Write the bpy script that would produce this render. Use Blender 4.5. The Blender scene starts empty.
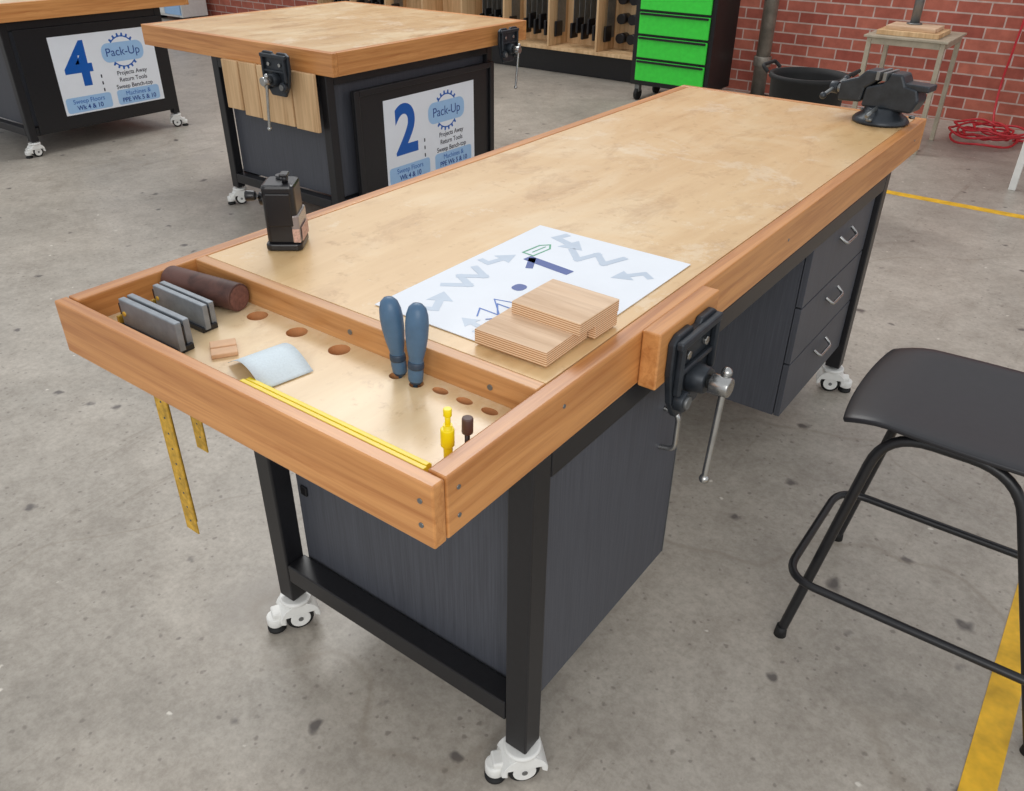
import bpy, bmesh, random
from math import *
from mathutils import Matrix, Vector
random.seed(4)
S=bpy.context.scene
try: S.view_settings.view_transform='Standard'
except Exception: pass
COL=S.collection
CUR=[Matrix.Identity(4), None]   # transform, parent

# ---------------------------------------------------------------- materials
def lin(c): 
    return tuple(((v/255)/12.92 if v/255<=.04045 else ((v/255+.055)/1.055)**2.4) for v in c)+(1,)
def newmat(name):
    m=bpy.data.materials.new(name); m.use_nodes=True
    nt=m.node_tree; b=nt.nodes['Principled BSDF']
    return m,nt,b
def noise(nt,scale,detail=4,rough=.6,vec=None,dist=0):
    n=nt.nodes.new('ShaderNodeTexNoise'); n.inputs['Scale'].default_value=scale
    n.inputs['Detail'].default_value=detail; n.inputs['Roughness'].default_value=rough
    n.inputs['Distortion'].default_value=dist
    if vec: nt.links.new(vec,n.inputs['Vector'])
    return n.outputs['Fac']
def objvec(nt,scale=(1,1,1),rot=(0,0,0),loc=(0,0,0)):
    t=nt.nodes.new('ShaderNodeTexCoord'); m=nt.nodes.new('ShaderNodeMapping')
    m.inputs['Scale'].default_value=scale; m.inputs['Rotation'].default_value=rot; m.inputs['Location'].default_value=loc
    nt.links.new(t.outputs['Object'],m.inputs['Vector']); return m.outputs['Vector']
def ramp(nt,fac,stops):
    r=nt.nodes.new('ShaderNodeValToRGB'); e=r.color_ramp.elements
    while len(e)<len(stops): e.new(.5)
    for i,(p,c) in enumerate(stops): e[i].position=p; e[i].color=c if len(c)==4 else lin(c)
    nt.links.new(fac,r.inputs['Fac']); return r.outputs['Color']
def mix(nt,fac,a,b,mode='MIX'):
    m=nt.nodes.new('ShaderNodeMix'); m.data_type='RGBA'; m.blend_type=mode
    if isinstance(fac,(int,float)): m.inputs[0].default_value=fac
    else: nt.links.new(fac,m.inputs[0])
    for s,i in ((a,6),(b,7)):
        if isinstance(s,tuple): m.inputs[i].default_value=s
        else: nt.links.new(s,m.inputs[i])
    return m.outputs[2]
def mul(nt,a,k):
    m=nt.nodes.new('ShaderNodeMath'); m.operation='MULTIPLY'; nt.links.new(a,m.inputs[0])
    if isinstance(k,(int,float)): m.inputs[1].default_value=k
    else: nt.links.new(k,m.inputs[1])
    return m.outputs[0]
def bump(nt,b,h,strength=.2,dist=.002):
    n=nt.nodes.new('ShaderNodeBump'); n.inputs['Strength'].default_value=strength; n.inputs['Distance'].default_value=dist
    nt.links.new(h,n.inputs['Height']); nt.links.new(n.outputs['Normal'],b.inputs['Normal'])
def plain(name,c,rough=.5,metal=0,var=.12,nscale=30,coat=0,spec=.5):
    m,nt,b=newmat(name); v=objvec(nt); n=noise(nt,nscale,3,.6,v)
    c0=lin(c); lo=tuple(x*(1-var) for x in c0[:3])+(1,); hi=tuple(min(1,x*(1+var)) for x in c0[:3])+(1,)
    nt.links.new(ramp(nt,n,[(.3,lo),(.7,hi)]),b.inputs['Base Color'])
    b.inputs['Roughness'].default_value=rough; b.inputs['Metallic'].default_value=metal
    b.inputs['Coat Weight'].default_value=coat; b.inputs['Specular IOR Level'].default_value=spec
    return m
def wood(name,axis,dark,light,rough=.38,coat=.2,fine=55,long=2.2):
    m,nt,b=newmat(name)
    sc=[fine]*3; sc['XYZ'.index(axis)]=long
    v=objvec(nt,tuple(sc)); n=noise(nt,1,6,.65,v,.6)
    sc2=[s*.22 for s in sc]; v2=objvec(nt,tuple(sc2)); n2=noise(nt,1,3,.5,v2,1.2)
    c=ramp(nt,n,[(.3,dark),(.55,light),(.8,tuple(min(255,x*1.06) for x in light))])
    c2=ramp(nt,n2,[(.35,(218,205,190)),(.6,(255,255,255))])
    nt.links.new(mix(nt,.8,c,c2,'MULTIPLY'),b.inputs['Base Color'])
    b.inputs['Roughness'].default_value=rough; b.inputs['Coat Weight'].default_value=coat; b.inputs['Coat Roughness'].default_value=.25
    bump(nt,b,n,.15,.001); return m
od,ol=(184,118,62),(213,151,90)
OAKX=wood('oak_x','X',od,ol); OAKY=wood('oak_y','Y',od,ol); OAKZ=wood('oak_z','Z',od,ol)
OAKD=wood('oak_divider','X',(178,122,70),(212,158,102))
PLYX=wood('ply_panel_z','Z',(196,160,116),(224,190,146),.6,0,30,2)
BLK_W=wood('ply_block_top','X',(206,174,142),(230,202,172),.6,0,60,4)
BROWNW=wood('dowel_brown','X',(58,34,30),(92,60,52),.6,0,25,12)
def plytop(name,c1,c2,wear,amt=.6,dirt=.6):
    m,nt,b=newmat(name)
    v=objvec(nt,(13,1.5,13)); n=noise(nt,1,5,.6,v,1.0)
    v2=objvec(nt,(2.6,1.8,3)); n2=noise(nt,1.0,8,.68,v2,.8)
    v3=objvec(nt,(1,1,1)); n3=noise(nt,30,6,.7,v3); n4=noise(nt,5,6,.7,objvec(nt,(1.6,.8,1),(0,0,.5),(3,5,0)),.5)
    c=ramp(nt,n,[(.3,c1),(.7,c2)])
    w=ramp(nt,n2,[(.48,(0,0,0,1)),(.64,(1,1,1,1))])
    c=mix(nt,mul(nt,w,amt),c,lin(wear))
    c=mix(nt,.5,c,ramp(nt,n3,[(.28,(200,178,148)),(.42,(255,255,255))]),'MULTIPLY')
    c=mix(nt,dirt,c,ramp(nt,n4,[(.34,(204,184,160)),(.47,(255,255,255))]),'MULTIPLY')
    n5=noise(nt,3.0,9,.8,objvec(nt,(1.2,1,1),(0,0,.3),(7,1,2)),.3)
    s5=ramp(nt,n5,[(.56,(0,0,0,1)),(.61,(1,1,1,1))]); c=mix(nt,mul(nt,s5,.4*amt/.6),c,lin((236,222,198)))
    nt.links.new(c,b.inputs['Base Color'])
    r=ramp(nt,n2,[(.4,(.32,.32,.32,1)),(.65,(.48,.48,.48,1))]); nt.links.new(r,b.inputs['Roughness'])
    b.inputs['Coat Weight'].default_value=.3; b.inputs['Coat Roughness'].default_value=.2
    return m
PLY=plytop('varnished_ply',(212,174,122),(224,190,140),(228,206,170),.5,.45)
PLYT=plytop('tray_ply',(216,184,138),(230,202,158),(234,216,184),.4,.3)
PLY2=plytop('worn_ply',(198,164,116),(216,184,136),(222,204,168))
def ply_edge(name):
    m,nt,b=newmat(name); v=objvec(nt)
    w=nt.nodes.new('ShaderNodeTexWave'); w.bands_direction='Z'; w.inputs['Scale'].default_value=80; w.inputs['Distortion'].default_value=.6
    nt.links.new(v,w.inputs['Vector'])
    nt.links.new(ramp(nt,w.outputs['Fac'],[(.3,(180,128,86)),(.6,(232,202,166))]),b.inputs['Base Color']); b.inputs['Roughness'].default_value=.6
    return m
PLYE=ply_edge('ply_edge')
BLACK=plain('black_powdercoat',(27,27,30),.38,0,.15,80)
BLACK2=plain('black_plastic',(22,22,25),.3,0,.15,20)
IRON=plain('cast_iron_paint',(46,51,57),.38,.3,.25,40)
STEEL=plain('bright_steel',(178,178,176),.26,.95,.1,30)
STEELD=plain('dull_steel',(130,132,132),.42,.7,.12,30)
WHITE=plain('white_nylon',(230,230,226),.4,0,.05)
RUB=plain('black_rubber',(20,20,20),.7,0,.2)
def laminate(name,axis):
    m,nt,b=newmat(name); sc=[260]*3; sc['XYZ'.index(axis)]=6
    v=objvec(nt,tuple(sc)); n=noise(nt,1,4,.7,v)
    nt.links.new(ramp(nt,n,[(.25,(60,62,69)),(.75,(81,84,92))]),b.inputs['Base Color'])
    b.inputs['Roughness'].default_value=.5; bump(nt,b,n,.15,.001); return m
LAM=laminate('charcoal_laminate','Z')
YEL=plain('yellow_plastic',(246,218,14),.35,0,.05)
YELP=plain('old_yellow_paint',(196,154,52),.55,0,.35,60)
HBLUE=plain('handle_blue',(72,104,134),.42,0,.12,30)
HDARK=plain('handle_dark',(44,62,82),.5,0,.12,30)
SAND=plain('abrasive_sheet',(214,226,232),.75,0,.05,300)
PAPER=plain('laminated_paper',(234,239,246),.16,0,.02,10,.0,.6)
PRB=plain('print_blue',(22,92,178),.3,0,.03)
PRN=plain('print_navy',(24,66,144),.3,0,.03)
PRL=plain('print_light_blue',(160,198,236),.3,0,.03)
PRG=plain('print_grey',(184,198,214),.3,0,.03)
PRK=plain('print_black',(40,45,60),.3,0,.03)
GREENM=plain('green_enamel',(60,214,66),.35,0,.06)
PRGR=plain('print_green',(70,160,120),.3)
RED=plain('red_hose',(190,40,50),.4)
BLUEM=plain('blue_paint',(70,110,165),.5)
GALV=plain('galvanised_steel',(140,134,124),.45,.4,.25,12)
LEAD=plain('grey_metal_block',(134,140,146),.4,.4,.15,50)
CLEAR,_nt,_b=newmat('clear_plastic'); _b.inputs['Base Color'].default_value=lin((205,190,185)); _b.inputs['Transmission Weight'].default_value=.6; _b.inputs['Roughness'].default_value=.15
# ---------------------------------------------------------------- mesh helpers
def finish(name,me,mat,M=None,smooth=False,bevel=0,seg=2):
    o=bpy.data.objects.new(name,me); COL.objects.link(o)
    if mat:
        for mm in (mat if isinstance(mat,(list,tuple)) else [mat]): me.materials.append(mm)
    o.matrix_world=CUR[0]@(M or Matrix.Identity(4))
    if smooth:
        for p in me.polygons: p.use_smooth=True
    if bevel:
        b=o.modifiers.new('bevel','BEVEL'); b.width=bevel; b.segments=seg; b.limit_method='ANGLE'
    if CUR[1]:
        o.parent=CUR[1]; o.matrix_parent_inverse=Matrix.Translation(-CUR[1].location)
    return o
def group(name,loc):
    e=bpy.data.objects.new(name,None); e.empty_display_size=.05; e.location=loc; COL.objects.link(e); CUR[1]=e; return e
def box(name,x0,x1,y0,y1,z0,z1,mat,bevel=.002,rot=None,top=None,taper=None):
    bm=bmesh.new(); bmesh.ops.create_cube(bm,size=1)
    c=Vector(((x0+x1)/2,(y0+y1)/2,(z0+z1)/2)); s=(abs(x1-x0),abs(y1-y0),abs(z1-z0))
    for v in bm.verts:
        v.co=Vector((v.co.x*s[0],v.co.y*s[1],v.co.z*s[2]))
        if taper and v.co.z>0: v.co.x*=taper; v.co.y*=taper
    me=bpy.data.meshes.new(name); bm.to_mesh(me); bm.free()
    o=finish(name,me,mat,Matrix.Translation(c)@(rot.to_4x4() if rot else Matrix.Identity(4)),bevel=bevel)
    if top:
        me.materials.append(top)
        for p in me.polygons:
            if abs(p.normal.z)>.9: p.material_index=1
    return o
def cyl(name,p0,p1,r,mat,r2=None,seg=28,smooth=True,bevel=0):
    p0=Vector(p0);p1=Vector(p1);d=p1-p0;L=d.length
    bm=bmesh.new(); bmesh.ops.create_cone(bm,cap_ends=True,segments=seg,radius1=r,radius2=r if r2 is None else r2,depth=L)
    me=bpy.data.meshes.new(name); bm.to_mesh(me); bm.free()
    o=finish(name,me,mat,Matrix.Translation((p0+p1)/2)@d.to_track_quat('Z','Y').to_matrix().to_4x4(),bevel=bevel)
    if smooth:
        for p in me.polygons: p.use_smooth=len(p.vertices)==4
    return o
def sphere(name,c,r,mat,scale=(1,1,1)):
    bm=bmesh.new(); bmesh.ops.create_uvsphere(bm,u_segments=24,v_segments=14,radius=r)
    for v in bm.verts: v.co=Vector((v.co.x*scale[0],v.co.y*scale[1],v.co.z*scale[2]))
    me=bpy.data.meshes.new(name); bm.to_mesh(me); bm.free()
    return finish(name,me,mat,Matrix.Translation(c),smooth=True)
def lathe(name,prof,mat,loc,rot=None,seg=32,scale=(1,1,1),matf=None):
    bm=bmesh.new(); rings=[]
    for r,z in prof:
        rings.append([bm.verts.new((r*cos(2*pi*i/seg)*scale[0],r*sin(2*pi*i/seg)*scale[1],z*scale[2])) for i in range(seg)])
    for k,(a,b) in enumerate(zip(rings,rings[1:])):
        for i in range(seg):
            f=bm.faces.new((a[i],a[(i+1)%seg],b[(i+1)%seg],b[i])); f.smooth=True
            if matf: f.material_index=matf(k)
    bm.faces.new(rings[0][::-1]); f=bm.faces.new(rings[-1]); 
    if matf: f.material_index=matf(len(prof)-2)
    me=bpy.data.meshes.new(name); bm.to_mesh(me); bm.free()
    return finish(name,me,mat,Matrix.Translation(loc)@(rot.to_4x4() if rot else Matrix.Identity(4)))
def prism(name,pts,M,depth,mat,bevel=0,smooth=False):
    """outline in local xy extruded along local +z, placed by M"""
    bm=bmesh.new(); a=[bm.verts.new((x,y,0)) for x,y in pts]; b=[bm.verts.new((x,y,depth)) for x,y in pts]
    n=len(pts); bm.faces.new(a[::-1]); bm.faces.new(b)
    for i in range(n): bm.faces.new((a[i],a[(i+1)%n],b[(i+1)%n],b[i]))
    bmesh.ops.recalc_face_normals(bm,faces=bm.faces)
    me=bpy.data.meshes.new(name); bm.to_mesh(me); bm.free()
    return finish(name,me,mat,M,bevel=bevel)
def tube(name,pts,r,mat,cyclic=False,smooth_pts=True,res=6):
    cu=bpy.data.curves.new(name,'CURVE'); cu.dimensions='3D'; cu.bevel_depth=r; cu.bevel_resolution=4; cu.use_fill_caps=True
    sp=cu.splines.new('POLY'); 
    sp.points.add(len(pts)-1)
    for p,q in zip(sp.points,pts): p.co=(*q,1)
    sp.use_cyclic_u=cyclic; sp.use_smooth=True
    o=bpy.data.objects.new(name+'_c',cu); COL.objects.link(o)
    dg=bpy.context.evaluated_depsgraph_get(); me=bpy.data.meshes.new_from_object(o.evaluated_get(dg))
    bpy.data.objects.remove(o); me.name=name
    return finish(name,me,mat,smooth=True)
def rounded(pts,rad,n=6,cyclic=False):
    pts=[Vector(p) for p in pts]; out=[]; N=len(pts)
    for i,p in enumerate(pts):
        if not cyclic and i in (0,N-1): out.append(p); continue
        a=pts[(i-1)%N]; b=pts[(i+1)%N]; da=(a-p); db=(b-p); r=min(rad,da.length*.49,db.length*.49)
        s=p+da.normalized()*r; e=p+db.normalized()*r
        for k in range(n+1):
            t=k/n; out.append(s*(1-t)**2+p*2*t*(1-t)+e*t*t)
    return out
def text(name,body,M,size,mat,ex=.0003,align='CENTER',bold=0):
    cu=bpy.data.curves.new(name,'FONT'); cu.body=body; cu.size=size; cu.extrude=ex; cu.align_x=align; cu.align_y='CENTER'; cu.offset=bold
    o=bpy.data.objects.new(name+'_t',cu); COL.objects.link(o)
    dg=bpy.context.evaluated_depsgraph_get(); me=bpy.data.meshes.new_from_object(o.evaluated_get(dg))
    bpy.data.objects.remove(o); me.name=name
    return finish(name,me,mat,M)
def rrect(w,h,r,n=5):
    out=[]
    for cx,cy,a in ((w/2-r,h/2-r,0),(-w/2+r,h/2-r,90),(-w/2+r,-h/2+r,180),(w/2-r,-h/2+r,270)):
        for k in range(n+1):
            t=radians(a+90*k/n); out.append((cx+r*cos(t),cy+r*sin(t)))
    return out
def gear(r1,r2,n):
    out=[]
    for i in range(n):
        for f,rr in ((0,r1),(.25,r1),(.35,r2),(.65,r2),(.75,r1)):
            t=2*pi*(i+f)/n; out.append((rr*cos(t),rr*sin(t)))
    return out
T=Matrix.Translation
# ---------------------------------------------------------------- room
def floor():
    m,nt,b=newmat('concrete_floor')
    v=objvec(nt)
    n1=noise(nt,1.1,5,.6,v,.4); n2=noise(nt,9,6,.7,v); n3=noise(nt,70,5,.7,v)
    c=ramp(nt,n1,[(.3,(164,158,148)),(.7,(194,186,174))])
    c=mix(nt,.5,c,ramp(nt,n2,[(.3,(196,192,188)),(.6,(255,255,255))]),'MULTIPLY')
    c=mix(nt,.5,c,ramp(nt,n3,[(.3,(190,186,182)),(.62,(255,255,255))]),'MULTIPLY')
    for sc,th,dk,msk,al in ((7,.10,(88,82,80),.5,.85),(3.1,.06,(80,74,72),.45,.85),(22,.12,(116,108,100),.5,.65),(40,.14,(110,102,96),.6,.55),(1.3,.14,(148,141,133),.3,.5),(13,.07,(230,225,214),.75,.7)):
        vo=nt.nodes.new('ShaderNodeTexVoronoi'); vo.inputs['Scale'].default_value=sc
        dv=objvec(nt,(1,1,1),(0,0,sc),(sc*3.1,sc*1.7,0)); 
        w=nt.nodes.new('ShaderNodeVectorMath'); w.operation='ADD'
        nn=nt.nodes.new('ShaderNodeTexNoise'); nn.inputs['Scale'].default_value=sc*4; nt.links.new(dv,nn.inputs['Vector'])
        ms=nt.nodes.new('ShaderNodeVectorMath'); ms.operation='SCALE'; ms.inputs['Scale'].default_value=.24/sc
        nt.links.new(nn.outputs['Color'],ms.inputs[0]); nt.links.new(dv,w.inputs[0]); nt.links.new(ms.outputs[0],w.inputs[1])
        nt.links.new(w.outputs[0],vo.inputs['Vector'])
        a=ramp(nt,vo.outputs['Distance'],[(th*.7,(1,1,1,1)),(th*1.4,(0,0,0,1))])
        sp=nt.nodes.new('ShaderNodeSeparateColor'); nt.links.new(vo.outputs['Color'],sp.inputs[0])
        g=nt.nodes.new('ShaderNodeMath'); g.operation='GREATER_THAN'; g.inputs[1].default_value=msk; nt.links.new(sp.outputs[0],g.inputs[0])
        c=mix(nt,mul(nt,mul(nt,a,g.outputs[0]),al),c,lin(dk))
    ns=noise(nt,1,8,.75,objvec(nt,(9,.7,1),(0,0,.9)),.4); c=mix(nt,.5,c,ramp(nt,ns,[(.32,(205,200,194)),(.42,(255,255,255))]),'MULTIPLY')
    cr=nt.nodes.new('ShaderNodeTexVoronoi'); cr.feature='DISTANCE_TO_EDGE'; cr.inputs['Scale'].default_value=.4
    nz=nt.nodes.new('ShaderNodeTexNoise'); nz.inputs['Scale'].default_value=.9; nz.inputs['Detail'].default_value=3; nt.links.new(v,nz.inputs['Vector'])
    ad=nt.nodes.new('ShaderNodeVectorMath'); ad.operation='ADD'; nt.links.new(v,ad.inputs[0]); nt.links.new(nz.outputs['Color'],ad.inputs[1]); nt.links.new(ad.outputs[0],cr.inputs['Vector'])
    ck=ramp(nt,cr.outputs['Distance'],[(.0006,(1,1,1,1)),(.0018,(0,0,0,1))]); c=mix(nt,mul(nt,mul(nt,ck,n1),.6),c,lin((130,118,102)))
    nt.links.new(c,b.inputs['Base Color']); b.inputs['Roughness'].default_value=.4
    bump(nt,b,n2,.15,.002)
    CUR[1]=None
    box('floor',-16,6,-4,8,-.1,0,m,0)
floor()
def wall():
    m,nt,b=newmat('red_brick')
    t=nt.nodes.new('ShaderNodeTexCoord'); s=nt.nodes.new('ShaderNodeSeparateXYZ'); cb=nt.nodes.new('ShaderNodeCombineXYZ')
    nt.links.new(t.outputs['Object'],s.inputs[0]); nt.links.new(s.outputs[0],cb.inputs[0]); nt.links.new(s.outputs[2],cb.inputs[1])
    br=nt.nodes.new('ShaderNodeTexBrick'); nt.links.new(cb.outputs[0],br.inputs['Vector'])
    for k,v in (('Scale',1),('Mortar Size',.006),('Brick Width',.24),('Row Height',.086),('Mortar Smooth',.1)): br.inputs[k].default_value=v
    br.inputs['Color1'].default_value=lin((162,82,68)); br.inputs['Color2'].default_value=lin((190,110,90)); br.inputs['Mortar'].default_value=lin((200,176,166))
    n=noise(nt,12,4,.6,t.outputs['Object'])
    c=mix(nt,.6,br.outputs['Color'],ramp(nt,n,[(.3,(200,190,186)),(.65,(255,255,255))]),'MULTIPLY')
    nt.links.new(c,b.inputs['Base Color']); b.inputs['Roughness'].default_value=.85; bump(nt,b,br.outputs['Fac'],-.4,.004)
    box('wall_back',-16,6,7.0,7.2,0,2.6,m,0)
wall()
YL=plain('yellow_line_paint',(226,176,40),.5,0,.25,14)
box('floor_line_marking',.70,.765,-.5,4.68,0,.0015,YL,0)
box('floor_line_marking',-2.0,.765,4.69,4.76,0,.0015,YL,0)

# ---------------------------------------------------------------- casters
def caster(x,y,ang=0,nm='caster'):
    Mo=CUR[0]; CUR[0]=Mo@T((x,y,0))@Matrix.Rotation(ang,4,'Z')
    cyl(nm+'_stem',(0,0,.09),(0,0,.1),.014,STEELD)
    cyl(nm+'_top_plate',(0,0,.079),(0,0,.091),.038,WHITE,bevel=.004)
    for s in (-1,1):
        cyl(nm+'_wheel_%d'%(s>0),(0,s*.004,.033),(0,s*.024,.033),.033,RUB,bevel=.003)
        cyl(nm+'_hub_%d'%(s>0),(0,s*.0235,.033),(0,s*.028,.033),.024,WHITE,bevel=.002)
        cyl(nm+'_axle_cap_%d'%(s>0),(0,s*.028,.033),(0,s*.0295,.033),.006,STEELD)
    arch=[(.048*cos(radians(a)),.048*sin(radians(a))) for a in range(-12,195,11)]+[(.035*cos(radians(a)),.035*sin(radians(a))) for a in range(195,-13,-11)]
    prism(nm+'_fender',arch,T((0,.03,.036))@Matrix.Rotation(pi/2,4,'X'),.06,WHITE,.003)
    for s in (-1,1):
        seg_=[(.048*cos(radians(a)),.048*sin(radians(a))) for a in range(18,164,11)]
        prism(nm+'_cheek_%d'%(s>0),seg_,T((0,s*.0305+.0025,.036))@Matrix.Rotation(pi/2,4,'X'),.005,WHITE,.001)
    lathe(nm+'_foot',[(.018,0),(.022,.003),(.022,.010),(.009,.014),(.009,.03)],RUB,(-.055,0,0))
    cyl(nm+'_adjuster',(-.055,0,.018),(-.055,0,.045),.021,WHITE,bevel=.004)
    box(nm+'_bracket',-.062,-.03,-.018,.018,.04,.06,WHITE,.004)
    CUR[0]=Mo
# ---------------------------------------------------------------- woodwork vise
def vise(loc,ang,name='woodworking_vise',jaw=True,s=1,hx=.112):
    group(name,loc); CUR[0]=T(loc)@Matrix.Rotation(ang,4,'Z')@Matrix.Scale(s,4)
    if jaw: box('wood_jaw',0.001,.036,-.118,.118,-.105,.004,OAKY,.003)
    YZ=Matrix(((0,0,1,0),(1,0,0,0),(0,1,0,0),(0,0,0,1)))
    out=[(-.07,-.012),(-.02,-.012),(-.012,-.022),(.012,-.022),(.02,-.012),(.07,-.012),(.088,-.024),(.088,-.085),(.072,-.15),(.044,-.192),(-.044,-.192),(-.072,-.15),(-.088,-.085),(-.088,-.024)]
    prism('front_jaw_plate',out,T((.036,0,0))@YZ,.014,IRON,.003)
    box('top_flange',.048,.064,-.082,.082,-.036,-.020,IRON,.004)
    for sy in (-1,1):
        box('rib_%d'%sy,.05,.064,sy*.07-.006,sy*.07+.006,-.13,-.03,IRON,.004)
        cyl('guide_boss_%d'%sy,(.05,sy*.052,-.148),(.07,sy*.052,-.148),.02,IRON,bevel=.003)
        cyl('guide_rod_end_%d'%sy,(.068,sy*.052,-.148),(.075,sy*.052,-.148),.0125,STEELD,bevel=.001)
        cyl('coach_bolt_%d'%sy,(.05,sy*.036,-.062),(.058,sy*.036,-.062),.009,STEEL,seg=6,bevel=.001)
    box('cross_rib',.05,.06,-.064,.064,-.094,-.084,IRON,.003)
    cyl('screw_boss',(.05,0,-.122),(.084,0,-.122),.031,IRON,r2=.025,bevel=.003)
    cyl('lead_screw',(.084,0,-.122),(.105,0,-.122),.013,STEEL)
    cyl('screw_head',(hx-.022,0,-.122),(hx+.016,0,-.122),.019,STEEL,bevel=.003)
    tube('handle_bar',[(hx,.012,-.104),(hx,-.014,-.318)],.0065,STEEL)
    sphere('handle_knob_top',(hx,.0125,-.100),.0105,STEEL); sphere('handle_knob_bottom',(hx,-.0145,-.322),.010,STEEL)
    CUR[0]=Matrix.Identity(4); 
# ---------------------------------------------------------------- main workbench
W=.9; L=2.515; D=.1025; H=.9
group('workbench',(-.45,1.25,0))
box('rail_front',-W,0,0,.024,H-D,H,OAKX,.003)
box('rail_right',-.032,0,.0265,L-.0265,H-D,H,OAKY,.003)
box('rail_left',-W,-W+.032,.0265,L-.0265,H-D,H,OAKY,.003)
box('rail_back',-W,0,L-.026,L,H-D,H,OAKX,.003)
box('tray_divider',-W+.0325,-.0325,.272,.297,.83,H,OAKD,.002)
box('bench_top',-W+.034,-.034,.299,L-.0275,.87,H-.0012,PLY,.001)
tray=box('tray_board',-W+.0325,-.0325,.0245,.2715,.822,.85,PLYT,0)
cut=[]
def cutter(pts):
    o=prism('cut',pts,T((0,0,.80)),.08,None); cut.append(o)
def circ(x,y,r,sx=1,n=28,rot=0):
    out=[]
    for i in range(n):
        a=2*pi*i/n; px=r*sx*cos(a);py=r*sin(a); out.append((x+px*cos(rot)-py*sin(rot),y+px*sin(rot)+py*cos(rot)))
    return out
for x in (-.65,-.54,-.43): cutter(circ(x,.243,.0195))
for x in (-.29,-.245): cutter(circ(x,.238,.012))
for x in (-.2,-.15,-.1): cutter(circ(x,.245,.009,1.7))
cutter(circ(-.068,.108,.008)); cutter(circ(-.060,.14,.006)); cutter(circ(-.83,.10,.014))
for c in cut:
    b=tray.modifiers.new('h','BOOLEAN'); b.object=c; b.operation='DIFFERENCE'; b.solver='EXACT'
dg=bpy.context.evaluated_depsgraph_get(); me=bpy.data.meshes.new_from_object(tray.evaluated_get(dg)); tray.modifiers.clear(); tray.data=me
for c in cut: bpy.data.objects.remove(c)
holemat=plain('hole_wood',(206,146,96),.7); me.materials.append(holemat)
for p in me.polygons:
    if abs(p.normal.z)<.3 and max(abs((tray.matrix_world@p.center).x+.466),0)<.42 : p.material_index=len(me.materials)-1
box('tray_underlay',-W+.0325,-.0325,.0265,.2715,.8,.812,PLYT,0)
for i,(x,z) in enumerate(((-.43,.873),(-.12,.873),(-.75,.873))):
    cyl('divider_screw_%d'%i,(x,.2725,z),(x,.2705,z),.005,STEELD)
for i,(y,z) in enumerate(((.05,.872),(.05,.825),(1.25,.85),(2.4,.85),(.30,.87))):
    cyl('rail_screw_%d'%i,(-.001,y,z),(.0012,y,z),.0035,STEELD)
for i,z in enumerate((.87,.83)): cyl('front_screw_%d'%i,(-.022,.001,z),(-.022,-.0015,z),.004,STEELD)
# steel frame
lx=(-.725,-.677),(-.053,-.003); ly=(.228,.278),(2.14,2.19)
for i,(a,b) in enumerate(lx):
    for j,(c,d) in enumerate(ly):
        box('leg_%d%d'%(i,j),a,b,c,d,.098,H-D-.001,BLACK,.004); caster((a+b)/2,(c+d)/2,radians([[62,48],[30,200]][j][i]),'caster_%d%d'%(i,j))
for j,(c,d) in enumerate(ly):
    box('lower_rail_%d'%j,-.676,-.054,c,d,.165,.215,BLACK,.003); box('upper_rail_%d'%j,-.676,-.054,c,d,.745,.795,BLACK,.003)
for i,(a,b) in enumerate(lx):
    box('side_rail_%d'%i,a,b,.279,2.139,.745,.795,BLACK,.003)
box('cupboard_carcass',-.67,-.040,.285,.805,.20,.742,LAM,.001)
box('cupboard_door',-.038,-.020,.295,.803,.20,.738,LAM,.0015)
box('cupboard_edge_trim',-.039,-.019,.8045,.807,.20,.738,STEELD,0)
tube('cupboard_handle',rounded([(-.02,.715,.65),(.012,.717,.645),(.012,.717,.56),(-.02,.715,.555)],.03),.0058,STEEL)
box('cupboard_lock',-.655,-.635,.279,.285,.40,.425,BLACK2,.002)
box('drawer_carcass',-.67,-.040,1.56,2.135,.19,.742,LAM,.001)
for k,(z0,z1) in enumerate(((.19,.365),(.37,.545),(.55,.738))):
    box('drawer_front_%d'%k,-.038,-.020,1.562,2.132,z0,z1,LAM,.0015)
    zc=z1-.06
    tube('drawer_handle_%d'%k,rounded([(-.02,1.80,zc+.012),(.002,1.805,zc-.005),(.002,1.905,zc-.005),(-.02,1.91,zc+.012)],.02),.005,STEEL)
vise((0,.655,.9),0)
# ---------------------------------------------------------------- perforated yellow angle hanging under tray
group('perforated_angle_strip',(-.62,.04,.66))
for k,(x,y,zb) in enumerate(((-.635,.012,.49),(-.765,.14,.55))):
    box('strip_%d'%k,x-.016,x+.016,y,y+.003,zb,.796,YELP,.0005)
    box('flange_%d'%k,x-.0195,x-.0165,y,y+.022,zb,.796,YELP,.0005)
    for q in range(9):
        z=.78-q*.033
        if z>zb+.01: cyl('hole_%d_%d'%(k,q),(x,y-.0004,z),(x,y+.002,z),.0022,HDARK,seg=12)
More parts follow.
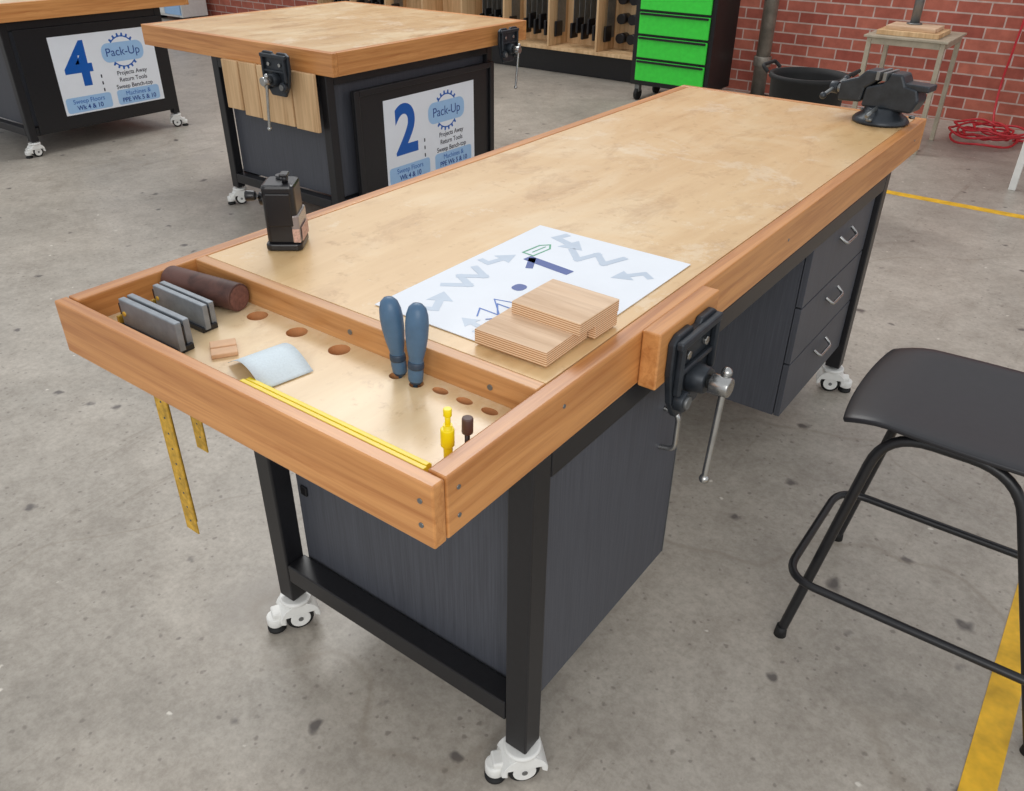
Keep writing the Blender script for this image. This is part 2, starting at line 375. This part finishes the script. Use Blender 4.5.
# ---------------------------------------------------------------- tray contents
group('brown_dowel_roll',(-.78,.232,.874))
a=Vector((-.866,.212,.8778)); b=Vector((-.69,.238,.8778))
cyl('roll',a,b,.0272,BROWNW,bevel=.002); cyl('roll_end',b,b+(b-a).normalized()*.0008,.0235,plain('roll_end',(112,74,64),.8,0,.3,120))
def clampblock(x,y,ang,s):
    group('metal_honing_block',(x,y,.85)); CUR[0]=T((x,y,.8505))@Matrix.Rotation(ang,4,'Z')@Matrix.Scale(s,4)
    box('base_plate',-.075,.075,-.016,.016,0,.010,BLACK2,.001)
    box('side_plate_back',-.08,.07,.008,.019,.004,.05,LEAD,.0015)
    box('side_plate_front',-.07,.08,-.012,-.001,.006,.054,LEAD,.0015)
    box('core',-.074,.07,-.0005,.0075,.004,.042,BLACK2,.001)
    cyl('pin',(-.06,-.014,.03),(-.06,.021,.03),.004,YELP)
    box('end_tab',-.09,-.0805,-.004,.014,.0,.038,BLACK2,.001); box('yellow_tab',-.086,-.080,-.014,-.005,.0,.02,YELP,.001)
    CUR[0]=Matrix.Identity(4)
clampblock(-.715,.076,radians(0),1.12); clampblock(-.742,.153,radians(0),1.0)
TAN=plain('offcut_tan',(214,172,134),.6,0,.08,40)
for k,(x,y,a) in enumerate(((-.598,.128,1.0),(-.573,.112,1.0))):
    group('wood_offcut',(x,y,.85)); CUR[0]=T((x,y,.8502))@Matrix.Rotation(a,4,'Z'); box('offcut',-.022,.022,-.0125,.0125,0,.008,TAN,.0015); CUR[0]=Matrix.Identity(4)
def sheet():
    group('sandpaper_sheet',(-.46,.10,.85))
    bm=bmesh.new(); nx=24; ny=4; g=[]
    for i in range(nx+1):
        t=i/nx; row=[]
        for j in range(ny+1):
            s=j/ny; zz=.001+.024*sin(pi*min(1,.04+t*.96))**1.1
            row.append(bm.verts.new((-.058+.116*t,-.046+.092*s,zz)))
        g.append(row)
    for i in range(nx):
        for j in range(ny): bm.faces.new((g[i][j],g[i+1][j],g[i+1][j+1],g[i][j+1]))
    me=bpy.data.meshes.new('sheet'); bm.to_mesh(me); bm.free()
    o=finish('sheet',me,SAND,T((-.472,.128,.8506))@Matrix.Rotation(radians(-10),4,'Z'),smooth=True); m=o.modifiers.new('s','SOLIDIFY'); m.thickness=.0009; m.offset=1
sheet()
group('yellow_marking_strips',(-.26,.07,.86))
for k,(z,y) in enumerate(((.8502,.056),(.8502,.0655),(.8502,.075),(.8566,.059),(.8566,.0685))):
    box('strip_%d'%k,-.475+.004*k,-.070-.003*(k%3),y,y+.0088,z,z+.006,YEL,.0012)
group('yellow_drill_bit',(-.068,.108,.85))
cyl('shank',(-.068,.108,.822),(-.066,.108,.912),.0065,YEL); cyl('tip',(-.066,.108,.905),(-.0656,.108,.933),.004,YEL); cyl('collar',(-.0675,.108,.876),(-.067,.108,.905),.0098,YEL,bevel=.002); cyl('head',(-.0656,.108,.926),(-.0654,.108,.938),.006,YEL,bevel=.001)
group('countersink_bit',(-.060,.14,.85))
cyl('shank',(-.060,.14,.822),(-.058,.14,.888),.0038,plain('dark_shank',(60,50,50),.4,.4)); cyl('head',(-.058,.14,.884),(-.057,.14,.910),.0082,plain('brown_bit',(84,58,52),.5),bevel=.002)
def chisel(x,y,tx,ty):
    group('chisel_handle',(x,y,.85))
    R=Matrix.Rotation(tx,3,'X')@Matrix.Rotation(ty,3,'Y')
    prof=[(.003,-.025),(.004,-.002),(.0095,0),(.013,.006),(.0138,.02),(.0125,.034),(.0128,.045),(.0165,.062),(.0195,.085),(.0202,.105),(.0188,.12),(.0150,.132),(.009,.138),(.002,.14)]
    lathe('handle',prof,[HBLUE,HDARK],(x,y,.853),R,scale=(.98,.86,1),matf=lambda k:1 if k in(2,) else 0)
    lathe('grip_band',[(.0138,.028),(.0142,.03),(.0138,.036),(.0130,.04)],HDARK,(x,y,.853),R,scale=(.98,.9,1))
    sphere('grip_inset',(0,0,0),.0075,HDARK,(1,.35,3.4)).matrix_world=T((x,y,.853))@R.to_4x4()@T((.005,-.0155,.09))
chisel(-.284,.242,radians(3),radians(-3)); chisel(-.245,.236,radians(-4),radians(2))
# ---------------------------------------------------------------- pencil sharpener
group('pencil_sharpener',(-.785,.445,.9)); CUR[0]=T((-.785,.441,.9))@Matrix.Rotation(radians(38),4,'Z')@Matrix.Scale(1.03,4)
prism('body',rrect(.064,.07,.010),T((0,0,.012)),.118,BLACK2,.006)
prism('base',rrect(.072,.08,.012),T((0,0,0)),.014,BLACK2,.003)
prism('shavings_drawer',rrect(.016,.074,.004),T((.0275,0,.016)),.055,CLEAR,.002)
box('shavings',.037,.0385,-.028,.028,.018,.045,plain('shavings',(196,160,144),.9,0,.3,200),.0005)
box('shavings_front',.021,.035,-.0385,-.0375,.018,.045,plain('shavings',(196,160,144),.9,0,.3,200),.0003)
cyl('top_clamp_post',(0.012,-.008,.125),(.012,-.008,.146),.006,BLACK2); box('clamp_lever',.004,.02,-.02,.006,.142,.148,BLACK2,.002)
cyl('clamp_spring',(.0,.02,.125),(.0,.02,.136),.012,BLACK2)
cyl('crank_hub',(-.03,0,.095),(-.044,0,.095),.013,BLACK2,bevel=.002)
tube('crank_arm',[(-.042,0,.095),(-.042,-.03,.11)],.0045,BLACK2)
cyl('crank_knob',(-.042,-.03,.11),(-.062,-.03,.11),.009,BLACK2,r2=.011,bevel=.003)
box('front_plate',-.024,.024,-.0385,-.035,.05,.115,BLACK2,.003)
CUR[0]=Matrix.Identity(4)
# ---------------------------------------------------------------- signs
def signcontent(M,w,h,num):
    def P(x,y,d=.0012): return M@T((x*w,y*h,d))
    text('number',num,P(-.28,.10),h*.78,PRB,.0003,bold=.010)
    prism('gear_ring',gear(h*.205,h*.24,20),P(.17,.22,.0011),.0003,PRB); prism('gear_face',[(h*.19*cos(t*.2618),h*.19*sin(t*.2618)) for t in range(24)],P(.17,.22,.0014),.0002,PAPER)
    prism('gear_badge',rrect(w*.42,h*.25,h*.1),P(.17,.22,.0016),.0003,PRL)
    text('title','Pack-Up',P(.17,.22,.0022),h*.155,PRN,.0002)
    for k,s in enumerate(('Projects Away','Return Tools','Sweep Bench-top')):
        text('line_%d'%k,s,P(.22,-.06-.09*k),h*.08,PRK,.0002,bold=.0006); prism('bullet_%d'%k,rrect(h*.02,h*.045,h*.008),P(-.09,-.06-.09*k),.0003,PRK)
    for k,(x,a,b) in enumerate(((-.26,'Sweep Floors','Wk 4 & 10'),(.24,'Machines &','PPE Wk 5 & 10'))):
        prism('label_%d'%k,rrect(w*.44,h*.2,h*.04),P(x,-.38),.0003,PRL)
        text('label_a_%d'%k,a,P(x,-.34,.0017),h*.085,PRB,.0002); text('label_b_%d'%k,b,P(x,-.425,.0017),h*.085,PRN,.0002,bold=.0008)
def sign(name,x,y0,y1,z0,z1,num):
    w=y1-y0;h=z1-z0
    group(name,(x,(y0+y1)/2,(z0+z1)/2))
    box('sheet',x,x+.002,y0,y1,z0,z1,PAPER,0)
    M=T((x+.001,(y0+y1)/2,(z0+z1)/2))@Matrix(((0,0,1,0),(1,0,0,0),(0,1,0,0),(0,0,0,1)))
    signcontent(M,w,h,num)
# bench sheet "1"
group('laminated_sign_sheet',(-.24,.6,.9))
box('sheet',-.432,-.065,.338,.857,H+.0001,H+.0016,PAPER,0)
Ms=T((-.245,.6,H+.0016))@Matrix(((0,-1,0,0),(1,0,0,0),(0,0,1,0),(0,0,0,1)))
def PS(x,y,rot=0,d=.0002): return Ms@T((x,y,d))@Matrix.Rotation(rot,4,'Z')
def bar(nm,pts,wd,mat,d=.0002,cx=0,cy=0,rot=0,closed=False,s=1):
    P2=[(cx+s*(x*cos(rot)-y*sin(rot)),cy+s*(x*sin(rot)+y*cos(rot))) for x,y in pts]
    if closed: P2.append(P2[0])
    for i,(p,q) in enumerate(zip(P2,P2[1:])):
        dx,dy=q[0]-p[0],q[1]-p[1]; l=hypot(dx,dy)
        prism('%s_%d'%(nm,i),rrect(l+wd,wd,wd*.1,2),PS((p[0]+q[0])/2,(p[1]+q[1])/2,atan2(dy,dx),d+.00006*i),.0002,mat)
def arrow(nm,cx,cy,rot,s=1.0):
    pts=[(-.045,-.008),(.0,-.008),(.0,-.026),(.042,0),(.0,.026),(.0,.008),(-.03,.008),(-.03,.03),(-.045,.03)]
    prism(nm,[(x*s,y*s) for x,y in pts],PS(cx,cy,rot),.0002,PRG)
O1=dict(cx=.055,cy=.03,rot=-.12)
bar('one_stem',[(.02,-.030),(.02,.06)],.024,PRN,**O1); bar('one_flag',[(.02,.058),(-.012,.036)],.015,PRN,**O1)
bar('grey_zigzag_a',[(-.07,.02),(-.045,-.02),(-.02,.02),(.005,-.02),(.03,.02)],.015,PRG,cx=-.05,cy=.128,rot=.05)
arrow('grey_arrow_b',.045,.135,-.25,.9); arrow('grey_arrow_c',.20,.075,-1.9,1.1)
bar('grey_zigzag_b',[(-.05,.02),(-.025,-.02),(.0,.02),(.025,-.02),(.05,.02)],.015,PRG,cx=.165,cy=-.01,rot=-1.35,s=1.1)
arrow('grey_arrow_d',.13,-.11,2.5,.9); arrow('grey_arrow_e',-.18,.105,.5,.95); arrow('grey_arrow_f',-.215,.0,1.4,.7)
bar('green_marker',[(-.035,-.014),(.018,-.014),(.036,0),(.018,.014),(-.035,.014)],.0035,PRGR,cx=.135,cy=.105,rot=-.1,closed=True); bar('green_line',[(-.02,0),(.02,0)],.003,PRGR,cx=.135,cy=.105,rot=-.1)
prism('blue_dot',rrect(.03,.026,.012),PS(-.045,.025),.0003,PRN)
bar('blue_sketch',[(-.04,.02),(-.01,.03),(-.02,-.01),(.02,.01),(.01,-.03),(-.03,-.02),(-.045,.0)],.003,PRB,cx=-.145,cy=0,rot=.2); bar('blue_sketch_b',[(-.03,-.03),(.03,.03),(.04,-.01)],.0025,PRB,cx=-.145,cy=0)
text('note','safety glasses',PS(-.17,-.075,0),.02,PRK,.0002); text('note_b','work area',PS(-.17,-.10,0),.02,PRK,.0002)
# ply blocks
def blk(x,y,z,w,d,h,ang):
    group('plywood_block',(x,y,z)); CUR[0]=T((x,y,z))@Matrix.Rotation(ang,4,'Z')
    box('block',-w/2,w/2,-d/2,d/2,0,h,PLYE,.0008,top=BLK_W); CUR[0]=Matrix.Identity(4)
Z0=H+.0030
blk(-.128,.393,Z0,.14,.123,.025,radians(1)); blk(-.114,.496,Z0,.136,.07,.025,radians(-1)); blk(-.114,.472,Z0+.0255,.137,.12,.022,radians(-1))
# ---------------------------------------------------------------- engineer's vise
group('engineers_vise',(-.12,2.36,.9)); CUR[0]=T((-.115,2.37,.9))@Matrix.Rotation(radians(-8),4,'Z')@Matrix.Scale(1.12,4)
lathe('swivel_base',[(.078,0),(.08,.006),(.072,.016),(.055,.026),(.05,.04),(.046,.044)],IRON,(0,0,0))
for a in (30,150,270): 
    box('base_lug_%d'%a,-.02,.02,-.018,.018,0,.014,IRON,.004).matrix_world=CUR[0]@T((.082*cos(radians(a)),.082*sin(radians(a)),.007)); cyl('lug_bolt_%d'%a,(.084*cos(radians(a)),.084*sin(radians(a)),.014),(.084*cos(radians(a)),.084*sin(radians(a)),.022),.009,STEELD,seg=6)
prism('fixed_body',[(-.055,.04),(.09,.04),(.105,.075),(.095,.105),(.06,.112),(.045,.14),(.012,.14),(-.002,.112),(-.05,.095)],T((0,.034,0))@Matrix.Rotation(pi/2,4,'X'),.068,IRON,.006)
box('anvil',.05,.125,-.03,.03,.1,.118,IRON,.004)
box('slide_bar',-.13,.0,-.022,.022,.056,.092,IRON,.004)
prism('moving_jaw',[(-.125,.045),(-.055,.05),(-.05,.09),(-.022,.11),(-.016,.14),(-.055,.14),(-.075,.118),(-.125,.1)],T((-.004,.034,0))@Matrix.Rotation(pi/2,4,'X'),.068,IRON,.006)
box('jaw_insert_fixed',-.004,.006,-.045,.045,.118,.141,STEELD,.001); box('jaw_insert_moving',-.024,-.014,-.045,.045,.118,.141,STEELD,.001)
cyl('screw_end',(-.125,0,.075),(-.165,0,.075),.012,STEELD); cyl('screw_collar',(-.145,0,.075),(-.168,0,.075),.017,IRON,bevel=.002)
tube('handle',[(-.157,-.07,.06),(-.157,.07,.09)],.006,STEELD); sphere('knob_a',(-.157,-.07,.06),.01,IRON); sphere('knob_b',(-.157,.07,.09),.01,IRON)
cyl('lock_lever',(.0,-.05,.045),(.0,-.11,.03),.005,STEELD)
CUR[0]=Matrix.Identity(4)
# ---------------------------------------------------------------- other workbenches
def bench(name,X0,X1,Y0,Y1,lx0,lx1,ly0,ly1,top=.9):
    group(name,((X0+X1)/2,(Y0+Y1)/2,0)); dd=.105
    box('rail_front',X0,X1,Y0,Y0+.035,top-dd,top,OAKX,.003); box('rail_back',X0,X1,Y1-.035,Y1,top-dd,top,OAKX,.003)
    box('rail_left',X0,X0+.035,Y0+.0355,Y1-.0355,top-dd,top,OAKY,.003); box('rail_right',X1-.035,X1,Y0+.0355,Y1-.0355,top-dd,top,OAKY,.003)
    box('bench_top',X0+.0355,X1-.0355,Y0+.0355,Y1-.0355,top-.03,top-.001,PLY2,.001)
    for i,x in enumerate((lx0,lx1-.05)):
        for j,y in enumerate((ly0,ly1-.05)):
            box('leg_%d%d'%(i,j),x,x+.05,y,y+.05,.098,top-dd-.001,BLACK,.004); caster(x+.025,y+.025,radians(60+30*i+150*j),'caster_%d%d'%(i,j))
    for j,y in enumerate((ly0,ly1-.05)):
        for k,z in enumerate((.13,top-dd-.055)): box('rail_x_%d%d'%(j,k),lx0+.051,lx1-.051,y,y+.05,z,z+.05,BLACK,.003)
    for i,x in enumerate((lx0,lx1-.05)):
        for k,z in enumerate((.13,top-dd-.055)): box('rail_y_%d%d'%(i,k),x,x+.05,ly0+.051,ly1-.051,z,z+.05,BLACK,.003)
    box('cupboard',lx0+.052,lx1-.03,ly0+.052,ly1-.052,.185,top-dd-.06,LAM,.001)
bench('workbench',-3.985,-2.475,2.13,3.66,-3.43,-2.56,2.155,3.44)
group('sign_panel',(-2.5,2.85,.4)); 
box('panel',-2.558,-2.545,2.30,3.42,.12,.70,BLACK,.002)
for k,(a,b,c,d) in enumerate(((2.30,2.335,.12,.70),(3.385,3.42,.12,.70),(2.336,3.384,.12,.15),(2.336,3.384,.67,.70))): box('frame_%d'%k,-2.5445,-2.53,a,b,c,d,BLACK,.003)
sign('pack_up_sign',-2.544,2.505,3.24,.17,.622,'2')
group('clamping_boards',(-2.95,2.12,.65))
for k,(x0,x1,z0) in enumerate(((-3.275,-3.15,.56),(-3.14,-3.01,.54),(-2.998,-2.76,.535),(-2.75,-2.59,.53))): box('board_%d'%k,x0,x1,2.102+.003*(k%2),2.126,z0,.80,PLYX,.004)
vise((-2.78,2.101,.9),-pi/2,s=1.1,jaw=False); vise((-2.475,3.42,.9),0,jaw=False)
bench('workbench',-7.0,-5.17,1.6,3.25,-6.6,-5.23,1.93,3.05,.93)
group('sign_panel',(-5.2,2.5,.4)); box('panel',-5.229,-5.222,2.0,3.04,.14,.77,BLACK,.002)
sign('pack_up_sign',-5.2215,2.20,2.94,.22,.71,'4')
# ---------------------------------------------------------------- stool
group('stool',(.5,1.14,0))
def seat():
    bm=bmesh.new(); n=20; g=[]
    for i in range(n+1):
        row=[]
        for j in range(n+1):
            u=-1+2*i/n; v=-1+2*j/n
            k=1-.06*(u*u*v*v)
            x=.245*u*k; y=.21*v*k*(1+.03*u)
            z=.636-.045*max(0,-u-.6)**1.5*2.0-.03*max(0,u-.6)**1.5*2-.008*(1-u*u)*(1-v*v)-.010*max(0,abs(v)-.85)*2
            row.append(bm.verts.new((x,y,z)))
        g.append(row)
    for i in range(n):
        for j in range(n): bm.faces.new((g[i][j],g[i+1][j],g[i+1][j+1],g[i][j+1]))
    me=bpy.data.meshes.new('seat'); bm.to_mesh(me); bm.free()
    o=finish('seat',me,plain('stool_seat',(36,36,40),.4,0,.1,60),T((.497,1.155,0)),smooth=True)
    s=o.modifiers.new('s','SOLIDIFY'); s.thickness=.012; s.offset=-1; b=o.modifiers.new('b','BEVEL'); b.width=.004; b.segments=2
seat()
TB=.0115
for k,(yt,yb) in enumerate(((.985,.925),(1.30,1.36))):
    tube('leg_arch_%d'%k,rounded([(.262,yb,.012),(.352,yt,.602),(.60,yt,.602),(.80,yb,.012)],.09,8),TB,BLACK)
    for x,s in ((.262,-1),(.80,1)): cyl('foot_%d_%d'%(k,s),(x,yb,0),(x,yb,.03),.015,RUB,r2=.0125)
for s,x in enumerate((.42,.54)): tube('seat_bar_%d'%s,[(x,.985,.604),(x,1.30,.604)],.009,BLACK)
tube('foot_ring',rounded([(.252,.86,.24),(.80,.86,.24),(.80,1.25,.24),(.252,1.25,.24)],.07,8,True),.0095,BLACK,cyclic=True)
# ---------------------------------------------------------------- background
group('tool_cabinet',(-2.66,6.3,0))
gx0,gx1,gy0,gy1=-3.06,-2.34,6.03,6.5
box('carcass',gx0,gx1,gy0+.02,gy1,.13,1.1,BLACK2,.004)
for k in range(5):
    z0=.17+k*.185; box('drawer_%d'%k,gx0+.05,gx1-.04,gy0,gy0+.019,z0,z0+.165,GREENM,.004); box('drawer_pull_%d'%k,gx0+.06,gx1-.05,gy0-.014,gy0-.001,z0+.145,z0+.163,BLACK2,.003)
for i,x in enumerate((gx0+.06,gx1-.06)):
    for j,y in enumerate((gy0+.06,gy1-.06)):
        cyl('wheel_%d%d'%(i,j),(x-.015,y,.05),(x+.015,y,.05),.05,RUB); box('fork_%d%d'%(i,j),x-.022,x+.022,y-.025,y+.025,.07,.129,STEELD,.003)
group('steel_column',(-2.2,6.75,0))
cyl('column',(-2.17,6.75,.02),(-2.17,6.75,2.6),.06,GALV); cyl('base_flange',(-2.17,6.75,0),(-2.17,6.75,.03),.13,IRON); cyl('collar',(-2.17,6.75,.28),(-2.17,6.75,.36),.075,GALV,bevel=.005)
group('rubber_bin',(-.88,4.1,0))
bx,by,bz=-.90,4.05,.73
lathe('bin_wall',[(.15,0),(.155,.01),(.195,bz-.03),(.207,bz-.02),(.207,bz),(.19,bz),(.185,bz-.03),(.145,.02),(.001,.02)],RUB,(bx,by,0))
for s in (-1,1): tube('handle_%d'%s,rounded([(bx+s*.195,by-.09,bz),(bx+s*.23,by-.09,bz+.03),(bx+s*.23,by+.09,bz+.03),(bx+s*.195,by+.09,bz)],.05),.01,RUB)
group('small_steel_table',(-.83,6.0,0))
tx0,tx1,ty0,ty1=-1.08,-.58,5.72,6.25
CREAM=plain('cream_paint',(170,160,140),.5,0,.15,12)
for i,x in enumerate((tx0,tx1-.03)):
    for j,y in enumerate((ty0,ty1-.03)): box('leg_%d%d'%(i,j),x,x+.03,y,y+.03,0,.72,CREAM,.002)
box('apron',tx0+.031,tx1-.031,ty0,ty0+.03,.68,.72,CREAM,.002); box('apron_side',tx1-.03,tx1,ty0+.031,ty1-.031,.68,.72,CREAM,.002); box('table_top',tx0-.02,tx1+.02,ty0-.02,ty1+.02,.721,.735,CREAM,.002)
group('wood_offcut_stack',(-.83,5.95,.736))
box('board_a',-1.04,-.64,5.77,6.12,.736,.765,PLYX,.002,); box('board_b',-1.0,-.68,5.82,6.08,.766,.79,BLK_W,.002)
group('steel_post',(-.82,6.0,.79)); cyl('post',(-.86,6.0,.791),(-.86,6.0,1.15),.03,STEELD); cyl('post_foot',(-.86,6.0,.7905),(-.86,6.0,.80),.05,STEELD)
# hose
group('air_hose',(-.25,6.45,0)); pts=[]
for i in range(220):
    t=i/220*2*pi*6; rr=.19+.07*sin(t*.37)+.04*sin(t*1.7); pts.append((-.27+rr*cos(t)*1.0,6.45+rr*sin(t)*1.1,.012+.09*(i/220)+.02*sin(t*2.3)**2))
tube('hose_coil',pts,.008,RED); tube('hose_run',rounded([(-.1,6.5,.02),(.3,6.7,.02),(.9,6.5,.02),(1.6,6.75,.02)],.3),.008,RED)
tube('hose_drop',rounded([(-.3,6.93,1.0),(-.34,6.93,.3),(-.3,6.8,.05),(-.2,6.55,.02)],.15),.008,RED)
group('blue_topped_table',(.5,5.5,0))
box('table_top',.04,1.2,5.2,6.0,.76,.79,BLUEM,.004); 
for i,x in enumerate((.075,1.12)):
    for j,y in enumerate((5.24,5.92)): box('leg_%d%d'%(i,j),x,x+.04,y,y+.04,0,.759,WHITE,.003)
# shelving with hanging tools
group('tool_shelving',(-5,6.75,0))
box('back_board',-7.6,-3.2,6.93,6.96,.25,1.4,PLYX,0); box('base_shelf',-7.6,-3.2,6.6,6.929,.22,.25,PLYX,.002)
for k in range(9):
    x=-7.6+k*.547; box('upright_%d'%k,x,x+.022,6.6,6.929,.251,1.4,PLYX,.001)
box('plinth',-7.6,-3.2,6.7,6.9,0,.219,BLACK2,.002)
k=0
for b0 in (-7.4,-6.85,-5.22,-4.66,-4.1):
    for i in range(7):
        x=b0+i*.063; k+=1
        box('blade_%d'%k,x,x+.003,6.72,6.86,.36+.05*(i%2),.95,STEELD,0); box('saw_handle_%d'%k,x-.012,x+.015,6.68,6.80,.33+.05*(i%2),.47+.05*(i%2),BLACK2,.01)
for i in range(3):
    for j in range(3): cyl('case_%d_%d'%(i,j),(-3.62+i*.12,6.80,.36+j*.17),(-3.62+i*.12,6.925,.36+j*.17),.045,BLACK2)
group('white_cupboard',(-10.6,6.7,0)); box('carcass',-10.95,-10.2,6.5,6.9,.05,1.1,WHITE,.004); box('door',-10.93,-10.58,6.48,6.499,.08,1.08,WHITE,.003); box('door_r',-10.57,-10.22,6.48,6.499,.08,1.08,PRL,.003)
box('foot_l',-10.9,-10.8,6.55,6.65,0,.049,BLACK2,.002); box('foot_r',-10.35,-10.25,6.55,6.65,0,.049,BLACK2,.002)
CUR[1]=None
# ---------------------------------------------------------------- light
w=bpy.data.worlds.new('overcast'); S.world=w; w.use_nodes=True; bg=w.node_tree.nodes['Background']; bg.inputs[0].default_value=(.94,.965,1,1); bg.inputs[1].default_value=.75
def area(name,loc,target,sx,sy,power,col):
    l=bpy.data.lights.new(name,'AREA'); l.shape='RECTANGLE'; l.size=sx; l.size_y=sy; l.energy=power; l.color=col
    o=bpy.data.objects.new(name,l); COL.objects.link(o); o.location=loc; o.rotation_euler=(Vector(target)-Vector(loc)).to_track_quat('-Z','Y').to_euler()
area('skylight_back',(-4.2,4.4,5.4),(-.6,1.0,.8),4.0,1.8,190,(1,.99,.97))
area('area_behind_camera',(2.5,-3.5,3.2),(-.6,1.2,.6),3.5,2.5,115,(1,.98,.95))  # unseen area lamp behind the camera, aimed at the bench; no door modelled
# ---------------------------------------------------------------- camera
yaw,pitch,roll=.6302,.5509,.0118
f=Vector((-sin(yaw)*cos(pitch),cos(yaw)*cos(pitch),-sin(pitch))); r=Vector((cos(yaw),sin(yaw),0)); u=r.cross(f)
r2=r*cos(roll)+u*sin(roll); u2=-r*sin(roll)+u*cos(roll)
cam=bpy.data.cameras.new('camera'); co=bpy.data.objects.new('camera',cam); COL.objects.link(co)
co.matrix_world=Matrix(((r2.x,u2.x,-f.x,.5522),(r2.y,u2.y,-f.y,-.5913),(r2.z,u2.z,-f.z,1.5304),(0,0,0,1)))
cam.sensor_width=36; cam.lens=817.2/1024*36; cam.clip_start=.02
S.camera=co
